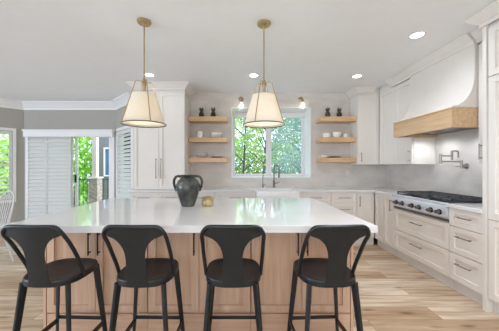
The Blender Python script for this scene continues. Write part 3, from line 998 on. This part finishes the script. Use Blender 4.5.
# urn and pot on the island
t = thing('urn', 'dark mottled two-handled urn standing on the island', 'vase', (-0.495, 2.43, 0.915), R(8))
pr = [(0, 0), (0.060, 0), (0.066, 0.008), (0.082, 0.05), (0.105, 0.12), (0.118, 0.175), (0.116, 0.215), (0.098, 0.25), (0.078, 0.268), (0.072, 0.278), (0.078, 0.292), (0.086, 0.302), (0.083, 0.306), (0.070, 0.296), (0.064, 0.278), (0.07, 0.262), (0.09, 0.24), (0.10, 0.2), (0.0, 0.03)]
MB().lathe(pr, 40).build('vessel', 'urn', t)
for sx in (-1, 1):
    pts = [(sx * 0.074, 0, 0.288), (sx * 0.095, 0, 0.296), (sx * 0.118, 0, 0.288), (sx * 0.134, 0, 0.262), (sx * 0.137, 0, 0.228), (sx * 0.130, 0, 0.195), (sx * 0.118, 0, 0.165), (sx * 0.110, 0, 0.148)]
    MB().tube(pts, [0.012, 0.013, 0.013, 0.013, 0.013, 0.013, 0.014, 0.014], 10).build('handle', 'urn', t)
t = thing('small_pot', 'small squat gold pot beside the dark urn on the island', 'pot', (-0.30, 2.43, 0.915))
MB().lathe([(0, 0), (0.05, 0), (0.055, 0.008), (0.057, 0.035), (0.054, 0.06), (0.044, 0.072), (0.030, 0.076), (0.030, 0.088), (0.033, 0.094), (0.028, 0.095), (0.025, 0.088), (0.025, 0.075), (0.0, 0.02)], 28).build('vessel', 'goldpot', t)
for sx in (-1, 1):
    MB().tube([(sx * 0.029, 0, 0.086), (sx * 0.045, 0, 0.090), (sx * 0.052, 0, 0.078), (sx * 0.050, 0, 0.062)], 0.005, 8).build('handle', 'goldpot', t)


# ------------------------------------------------------------------ counter stools
def make_stool(label):
    t = thing('counter_stool', label, 'stool', (0, 0, 0), 0, 'dark metal counter stools along the island')
    SZ = 0.636
    # seat: rounded plan, front (towards +y) squarer than the back
    def plan(sc=1.0, n=48):
        out = []
        for k in range(n):
            a = 2 * PI * k / n
            c, s_ = math.cos(a), math.sin(a)
            e = 3.0 if s_ > 0 else 2.9
            x = 0.176 * sc * math.copysign(abs(c) ** (2 / e), c)
            y = 0.185 * sc * math.copysign(abs(s_) ** (2 / e), s_)
            x *= 1.0 + 0.02 * (y / 0.18)
            out.append((x, y))
        return out
    s = MB()
    rings = []
    for sc, z in ((0.10, SZ - 0.010), (0.5, SZ - 0.009), (0.80, SZ - 0.004), (0.93, SZ + 0.0005), (0.985, SZ), (1.0, SZ - 0.006), (1.0, SZ - 0.012)):
        rings.append([s.bm.verts.new((x, y, z)) for x, y in plan(sc)])
    for a, b in zip(rings, rings[1:]):
        for k in range(48):
            s.bm.faces.new((a[k], a[(k + 1) % 48], b[(k + 1) % 48], b[k]))
    s.bm.faces.new(rings[0])
    s.bm.faces.new(rings[-1])
    s.build('seat', 'stool_seat', t)
    s = MB()
    rings = []
    for sc, z in ((0.86, SZ - 0.039), (0.985, SZ - 0.039), (1.005, SZ - 0.035), (1.005, SZ - 0.012), (0.95, SZ - 0.0125), (0.86, SZ - 0.0125)):
        rings.append([s.bm.verts.new((x, y, z)) for x, y in plan(sc)])
    for a, b in zip(rings, rings[1:] + rings[:1]):
        for k in range(48):
            s.bm.faces.new((a[k], a[(k + 1) % 48], b[(k + 1) % 48], b[k]))
    s.build('seat_apron', 'stool', t)
    # legs: tapering folded-steel legs
    feet = {}
    for sx in (-1, 1):
        for sy in (-1, 1):
            top = Vector((sx * 0.138, sy * 0.140, SZ - 0.03))
            bot = Vector((sx * 0.188, sy * 0.19, 0.012))
            l = MB()
            d = (bot - top).normalized()
            x = Vector((sx, 0, 0)) - d * (sx * d.x)
            x.normalize()
            y = d.cross(x)
            if y.y * sy < 0: y = -y
            vs = []
            for p, w in ((top, 0.0175), (top.lerp(bot, 0.5), 0.0145), (bot, 0.011)):
                # L-like rounded section
                sec = [(-w, -w), (-w * 0.2, -w), (w, -w * 0.2), (w, w * 0.4), (w * 0.7, w * 0.8), (w * 0.4, w), (-w * 0.2, w), (-w, -w * 0.2)]
                vs.append([l.bm.verts.new(p + x * a + y * b) for a, b in sec])
            for a, b in zip(vs, vs[1:]):
                for k in range(8):
                    l.bm.faces.new((a[k], a[(k + 1) % 8], b[(k + 1) % 8], b[k]))
            l.bm.faces.new(vs[0]); l.bm.faces.new(vs[-1])
            lo = l.build('leg', 'stool', t)
            MB().lathe([(0, 0), (0.016, 0), (0.016, 0.012), (0.012, 0.016), (0, 0.016)], 12, (bot.x, bot.y, 0.0)).build('rubber_foot', 'rubber', lo)
            feet[(sx, sy)] = (top, bot)

    def at(k, z):
        a, b = feet[k]
        f = (a.z - z) / (a.z - b.z)
        return a.lerp(b, f)
    for (k1, k2, z) in (((-1, 1), (1, 1), 0.205), ((-1, -1), (1, -1), 0.16), ((-1, -1), (-1, 1), 0.18), ((1, -1), (1, 1), 0.18)):
        MB().obox(at(k1, z), at(k2, z), 0.010, 0.024, bev=0.003).build('footrest_bar', 'stool', t)
    # backrest: hoop of flat tube
    def by(z):      # lean of the back with height
        f = (z - SZ) / 0.35
        return -0.178 - 0.055 * f - 0.012 * f * f
    TOP = SZ + 0.335
    pts = []
    for sx in (-1, 1):
        side = [(0.174, -0.045, SZ - 0.02), (0.177, -0.075, SZ + 0.05), (0.179, -0.125, SZ + 0.14), (0.178, -0.175, SZ + 0.22), (0.177, by(SZ + 0.275) + 0.012, SZ + 0.275),
                (0.164, by(TOP - 0.025), TOP - 0.025), (0.140, by(TOP), TOP - 0.004), (0.10, by(TOP) - 0.006, TOP), (0.05, by(TOP) - 0.009, TOP)]
        side = [(sx * p[0], p[1], p[2]) for p in side]
        pts = side if sx == -1 else pts + [(0, by(TOP) - 0.010, TOP)] + list(reversed(side))
    # resample smoothly
    def cr(P, n=6):
        P = [Vector(p) for p in P]
        out = []
        for i in range(len(P) - 1):
            a, b, c, d = P[max(i - 1, 0)], P[i], P[i + 1], P[min(i + 2, len(P) - 1)]
            for k in range(n):
                u = k / n
                out.append(0.5 * ((2 * b) + (c - a) * u + (2 * a - 5 * b + 4 * c - d) * u * u + (3 * b - a - 3 * c + d) * u ** 3))
        out.append(P[-1])
        return out
    MB().tube(cr(pts), 0.0115, 10).build('back_hoop', 'stool', t)
    # splat: sheet that spreads into the hoop at the top
    g = MB()
    nz, nx = 26, 14
    zb, zt = SZ - 0.03, TOP - 0.002
    front, back = [], []
    for i in range(nz + 1):
        f = i / nz
        z = zb + (zt - zb) * f
        base = 0.066 - 0.010 * math.sin(min(1, f / 0.55) * PI)
        if f > 0.45:
            q = (f - 0.45) / 0.40
            q = min(q, 1.0)
            w = 0.056 + (0.174 - 0.056) * (1 - math.sqrt(max(0, 1 - q ** 2.3))) if q < 1 else 0.174
            if f > 0.85:
                r = (f - 0.85) / 0.15
                w = 0.174 - 0.044 * (1 - math.sqrt(max(0.0, 1 - r * r)))
        else:
            w = 0.064 - 0.008 * (f / 0.45)
        rf, rb = [], []
        for j in range(nx + 1):
            u = -1 + 2 * j / nx
            x = w * u
            yy = by(z) - 0.010 + 0.55 * x * x * 1.0
            rf.append(g.bm.verts.new((x, yy + 0.002, z)))
            rb.append(g.bm.verts.new((x, yy - 0.002, z)))
        front.append(rf); back.append(rb)
    for i in range(nz):
        for j in range(nx):
            g.bm.faces.new((front[i][j], front[i][j + 1], front[i + 1][j + 1], front[i + 1][j]))
            g.bm.faces.new((back[i][j], back[i + 1][j], back[i + 1][j + 1], back[i][j + 1]))
        g.bm.faces.new((front[i][0], front[i + 1][0], back[i + 1][0], back[i][0]))
        g.bm.faces.new((front[i][nx], back[i][nx], back[i + 1][nx], front[i + 1][nx]))
    for j in range(nx):
        g.bm.faces.new((front[0][j], back[0][j], back[0][j + 1], front[0][j + 1]))
        g.bm.faces.new((front[nz][j], front[nz][j + 1], back[nz][j + 1], back[nz][j]))
    g.build('back_splat', 'stool', t)
    return t


labs = ('dark metal counter stool at the left end of the island, leftmost of the four',
        'dark metal counter stool second from the left, under the left pendant',
        'dark metal counter stool third from the left, in front of the middle island cabinet',
        'dark metal counter stool at the right end of the island, nearest the range wall')
st = make_stool(labs[0])
pos = ((-1.155, 1.615, R(-2)), (-0.585, 1.615, R(-1)), (-0.03, 1.615, R(0)), (0.56, 1.615, R(3)))
st.location = (pos[0][0], pos[0][1], 0)
st.rotation_euler = (0, 0, pos[0][2])
for i in (1, 2, 3):
    dup(st, (pos[i][0], pos[i][1], 0), pos[i][2], labs[i])


# ------------------------------------------------------------------ pendants
def make_pendant(label, x, y, rot):
    t = thing('pendant_light', label, 'pendant light', (x, y, CZ), rot, 'cream cone pendants over the island')
    MB().lathe([(0, -0.001), (0.066, -0.001), (0.066, -0.012), (0.058, -0.022), (0.014, -0.026), (0.012, -0.045), (0, -0.045)], 32).build('canopy', 'brass', t)
    MB().tube([(0, 0, -0.04), (0, 0, -0.57)], 0.0065, 10).build('stem', 'brass', t)
    MB().lathe([(0, -0.545), (0.012, -0.545), (0.016, -0.56), (0.022, -0.57), (0.022, -0.60), (0.014, -0.61), (0.014, -0.66), (0.024, -0.665), (0.024, -0.73), (0, -0.73)], 20).build('hub', 'brass', t)
    zt, zb_ = -0.575, -0.975
    for k in range(4):
        a = k * PI / 2
        c, s_ = math.cos(a), math.sin(a)
        MB().tube([(0.012 * c, 0.012 * s_, zt - 0.005), (0.062 * c, 0.062 * s_, zt + 0.004), (0.078 * c, 0.078 * s_, zt - 0.004), (0.199 * c, 0.199 * s_, zb_)], 0.0042, 8).build('cage_rod', 'brass', t)
    MB().tube([(0.199 * math.cos(2 * PI * k / 48), 0.199 * math.sin(2 * PI * k / 48), zb_) for k in range(48)], 0.0048, 8, closed=True).build('bottom_ring', 'bronze', t)
    zs0, zs1 = -0.695, -0.97
    sh = MB().lathe([(0.112, zs0), (0.190, zs1), (0.1885, zs1), (0.1105, zs0)], 48)
    sh.build('lamp_shade', 'shade', t)
    MB().lathe([(0, -0.955), (0.183, -0.955), (0.183, -0.958), (0, -0.958)], 48).build('diffuser', 'diffuser', t)
    MB().lathe([(0, -0.73), (0.014, -0.735), (0.03, -0.78), (0.03, -0.80), (0.02, -0.825), (0, -0.83)], 16).build('bulb', 'ceramic', t)
    l = lamp('pendant_glow', 'POINT', (0, 0, -0.87), (0, 0, 0), 1.7, (1, 0.96, 0.90), shadow_soft_size=0.03)
    l.parent = t
    return t


make_pendant('cream cone pendant light in a brass cage over the left half of the island', -0.888, 2.32, R(36))
make_pendant('cream cone pendant light in a brass cage in front of the sink window', 0.249, 2.35, R(-30))


# ------------------------------------------------------------------ recessed ceiling lights
def downlight(x, y, label, power):
    t = thing('recessed_light', label, 'ceiling light', (x, y, CZ), 0, 'recessed ceiling lights')
    MB().lathe([(0.058, -0.001), (0.080, -0.001), (0.080, -0.005), (0.066, -0.008), (0.058, -0.006)], 32).build('trim_ring', 'trim', t)
    MB().lathe([(0, -0.001), (0.0575, -0.001), (0.0575, -0.004), (0, -0.005)], 32).build('lens', 'downlight', t)
    l = lamp('down_spot', 'SPOT', (0, 0, -0.02), (0, 0, 0), power, (0.92, 0.98, 1.08), spot_size=R(150), spot_blend=0.9, shadow_soft_size=0.06)
    l.parent = t


downlight(1.87, 2.56, 'round recessed ceiling light nearest the range hood', 18)
downlight(1.81, 3.73, 'round recessed ceiling light near the corner upper cabinets', 8)
downlight(0.24, 3.70, 'round recessed ceiling light behind the right pendant', 4)
downlight(-1.33, 3.68, 'round recessed ceiling light in front of the tall cupboard, behind the left pendant', 2)
# added out-of-view fill spots without fixtures, brightening the drawers, floor and room
for x, y, p in ((1.15, 1.1, 90), (1.5, -0.5, 40), (-3.2, 1.5, 34), (-3.8, -1.5, 22), (-1.6, -1.6, 14)):
    lamp('down_spot', 'SPOT', (x, y, CZ - 0.02), (0, 0, 0), p, (0.92, 0.98, 1.08), spot_size=R(150), spot_blend=0.9, shadow_soft_size=0.06)


# ------------------------------------------------------------------ pale dining chair at the left edge
t = thing('dining_chair', 'pale grey spindle-back dining chair at the left edge by the bay window', 'chair', (-3.32, 3.22, 0), R(160))
s = MB().lathe([(0, 0.43), (0.19, 0.43), (0.215, 0.437), (0.215, 0.455), (0.2, 0.462), (0, 0.455)], 32)
s.build('seat', 'chairw', t)
for sx in (-1, 1):
    for sy in (-1, 1):
        MB().tube([(sx * 0.12, sy * 0.12, 0.435), (sx * 0.16, sy * 0.17, 0.22), (sx * 0.19, sy * 0.21, 0.0)], [0.014, 0.018, 0.012], 10).build('leg', 'chairw', t)
b = MB()
b.tube([(-0.152, -0.162, 0.2), (-0.152, 0.162, 0.2)], 0.009, 8)
b.tube([(0.152, -0.162, 0.2), (0.152, 0.162, 0.2)], 0.009, 8)
b.tube([(-0.152, 0, 0.2), (0.152, 0, 0.2)], 0.009, 8)
b.build('stretcher', 'chairw', t)
hoop = []
for k in range(21):
    a = PI * k / 20
    hoop.append((0.19 * math.cos(a) * (1.05 if 3 < k < 17 else 1), -0.14 - 0.13 * math.sin(a) ** 0.7, 0.455 + 0.50 * math.sin(a) ** 0.6))
MB().tube(hoop, 0.011, 10).build('back_bow', 'chairw', t)
for k in range(6):
    u = -0.125 + 0.05 * k
    top = 0.955 - 0.06 * (u / 0.16) ** 2 * 1.6
    MB().tube([(u * 0.8, -0.165, 0.455), (u * 1.05, -0.265 + 0.1 * abs(u), top - 0.012)], [0.008, 0.006], 8).build('spindle', 'chairw', t)


# ------------------------------------------------------------------ outdoors
GZ = -0.35
tag(MB().box(-14, 10, 7.6, 26, GZ - 0.1, GZ).build('lawn', 'grass', smooth=False), 'green lawn beyond the deck outside the windows', 'lawn')
bpy.data.objects['lawn']['kind'] = 'structure'
tag(MB().box(-7.2, 3.5, 5.66, 7.55, -0.2, -0.06).build('deck', 'deck', smooth=False), 'timber deck outside the sliding door', 'deck')
bpy.data.objects['deck']['kind'] = 'structure'


def leaf_cloud(mb, centres, n, size):
    """small folded leaves scattered in ellipsoids (cx,cy,cz,rx,ry,rz)"""
    bm = mb.bm
    vols = [c[3] * c[4] * c[5] for c in centres]
    tot = sum(vols)
    for c, v in zip(centres, vols):
        for _ in range(int(n * v / tot) + 1):
            while True:
                p = Vector((random.uniform(-1, 1), random.uniform(-1, 1), random.uniform(-1, 1)))
                if p.length < 1: break
            q = Vector((c[0] + p.x * c[3], c[1] + p.y * c[4], c[2] + p.z * c[5]))
            m = Euler((random.uniform(0, 6.3), random.uniform(0, 6.3), random.uniform(0, 6.3))).to_matrix()
            s = size * random.uniform(0.6, 1.3)
            vs = [bm.verts.new(q + m @ Vector(k)) for k in ((0, 0, 0), (s * 0.32, s * 0.5, s * 0.06), (0, s, 0), (-s * 0.32, s * 0.5, s * 0.06))]
            bm.faces.new(vs)
    return mb


def tree(label, x, y, h, r, nleaf, size, leaf, trunk_r=0.06, lean=0.0, low=0.35, nb=6, group=None, zbase=GZ):
    t = thing('garden_tree', label, 'tree', (x, y, zbase), 0, group)
    top = Vector((lean * h, 0, h * 0.75))
    MB().tube([(0, 0, -0.02), (lean * h * 0.3, 0.03, h * 0.25), (lean * h * 0.65, -0.03, h * 0.5), top], [trunk_r, trunk_r * 0.8, trunk_r * 0.6, trunk_r * 0.25], 10).build('trunk', 'bark', t)
    cl = []
    for k in range(nb):
        f = low + (0.75 - low) * k / max(1, nb - 1)
        a = k * 2.4 + x
        st_ = Vector((lean * h * f / 0.75 * 0.9, 0, h * f))
        e = st_ + Vector((math.cos(a) * r * 0.85, math.sin(a) * r * 0.6, r * 0.55))
        MB().tube([st_, st_.lerp(e, 0.5) + Vector((0, 0, 0.08 * r)), e], [trunk_r * 0.45, trunk_r * 0.3, trunk_r * 0.12], 7).build('branch', 'bark', t)
        cl.append((e.x, e.y, e.z, r * 0.55, r * 0.5, r * 0.45))
    cl.append((top.x, top.y, h * 0.82, r * 0.6, r * 0.6, h * 0.2))
    leaf_cloud(MB(), cl, nleaf, size).build('foliage', leaf, t, smooth=False, kind='stuff')


# trees behind the sink window
tree('slender grey-trunked tree outside the left half of the sink window', 0.12, 7.75, 4.2, 0.65, 1000, 0.10, 'leaf', 0.05, 0.03, 0.36, 7)
tree('bushy blue-green tree outside the right half of the sink window', 2.15, 7.8, 4.2, 0.75, 1700, 0.10, 'leaf2', 0.05, -0.03, 0.32, 7)
tree('leaning garden tree with pale bark outside the middle of the sink window', 1.0, 10.3, 4.6, 1.25, 2400, 0.12, 'leaf', 0.07, 0.05, 0.32, 8)
tree('tall lime tree farther off behind the sink window', -1.5, 13.2, 5.4, 1.6, 3600, 0.15, 'leaf3', 0.09, 0.0, 0.28, 8)
tree('tall blue-green tree farther off behind the sink window', 3.6, 13.4, 5.6, 1.7, 3600, 0.15, 'leaf2', 0.09, 0.0, 0.25, 8)


def hedge(label, x0, x1, y, h, d, n, size, leaf):
    t = thing('hedge', label, 'hedge', ((x0 + x1) / 2, y, GZ))
    w = (x1 - x0) / 2
    cl = [(-w + 2 * w * (k + 0.5) / 6, 0, h * 0.5, w / 5, d, h * 0.52) for k in range(6)]
    leaf_cloud(MB(), cl, n, size).build('foliage', leaf, t, smooth=False, kind='stuff')
    st_ = MB()
    for k in range(6):
        xx = -w + 2 * w * (k + 0.5) / 6
        st_.tube([(xx, 0, 0), (xx + 0.05, 0, h * 0.7)], [0.04, 0.015], 6)
    st_.build('stem', 'bark', t)


hedge('green hedge at the foot of the trees outside the sink window', -1.6, 5.2, 16.4, 3.4, 0.7, 7000, 0.18, 'leaf')
hedge('bright green hedge seen through the sliding door', -8.6, -4.6, 10.4, 3.9, 0.8, 8000, 0.15, 'leaf3')
hedge('bright green hedge outside the left bay window', -11.0, -6.7, 8.2, 3.0, 0.9, 6500, 0.16, 'leaf3')

# porch column, railing and neighbouring house seen through the slider
t = thing('porch_column', 'pale porch column on a stacked stone base outside the sliding door', 'column', (-3.93, 6.75, -0.059))
MB().box(-0.125, 0.125, -0.125, 0.125, 0.0, 1.02, 0.01, 1).build('stone_base', 'stone', t, smooth=False)
MB().box(-0.15, 0.15, -0.15, 0.15, 1.0205, 1.07, 0.008, 1).build('cap_stone', 'post', t, smooth=False)
MB().box(-0.065, 0.065, -0.065, 0.065, 1.0705, 2.95, 0.008, 1).build('post', 'post', t, smooth=False)
t = thing('deck_railing', 'charcoal deck railing with thin balusters outside the sliding door', 'railing', (-4.1, 7.2, -0.059))
MB().box(-2.3, 1.6, -0.03, 0.03, 0.96, 1.0).build('top_rail', 'rail', t, smooth=False)
MB().box(-2.3, 1.6, -0.02, 0.02, 0.10, 0.14).build('bottom_rail', 'rail', t, smooth=False)
for k in range(33):
    MB().box(-2.25 + 0.12 * k - 0.008, -2.25 + 0.12 * k + 0.008, -0.008, 0.008, 0.1405, 0.9595).build('baluster', 'rail', t, smooth=False)
for xx in (-2.31, 1.61):
    MB().box(xx - 0.045, xx + 0.045, -0.045, 0.045, 0.0, 1.06).build('rail_post', 'rail', t, smooth=False)
t = thing('neighbouring_house', 'grey sided house wall with a blue window beyond the porch', 'house', (-4.3, 8.5, GZ))
MB().box(-0.55, 2.2, 0, 0.3, 0, 4.2).build('wall', 'siding', t, smooth=False)
w_ = frame_ring(MB(), -0.35, 0.05, 1.3, 2.3, 0.05, -0.03, -0.001).build('window', 'trim', t, smooth=False)
MB().box(-0.298, -0.002, -0.012, -0.002, 1.352, 2.248).build('pane', 'darkpane', w_, smooth=False)
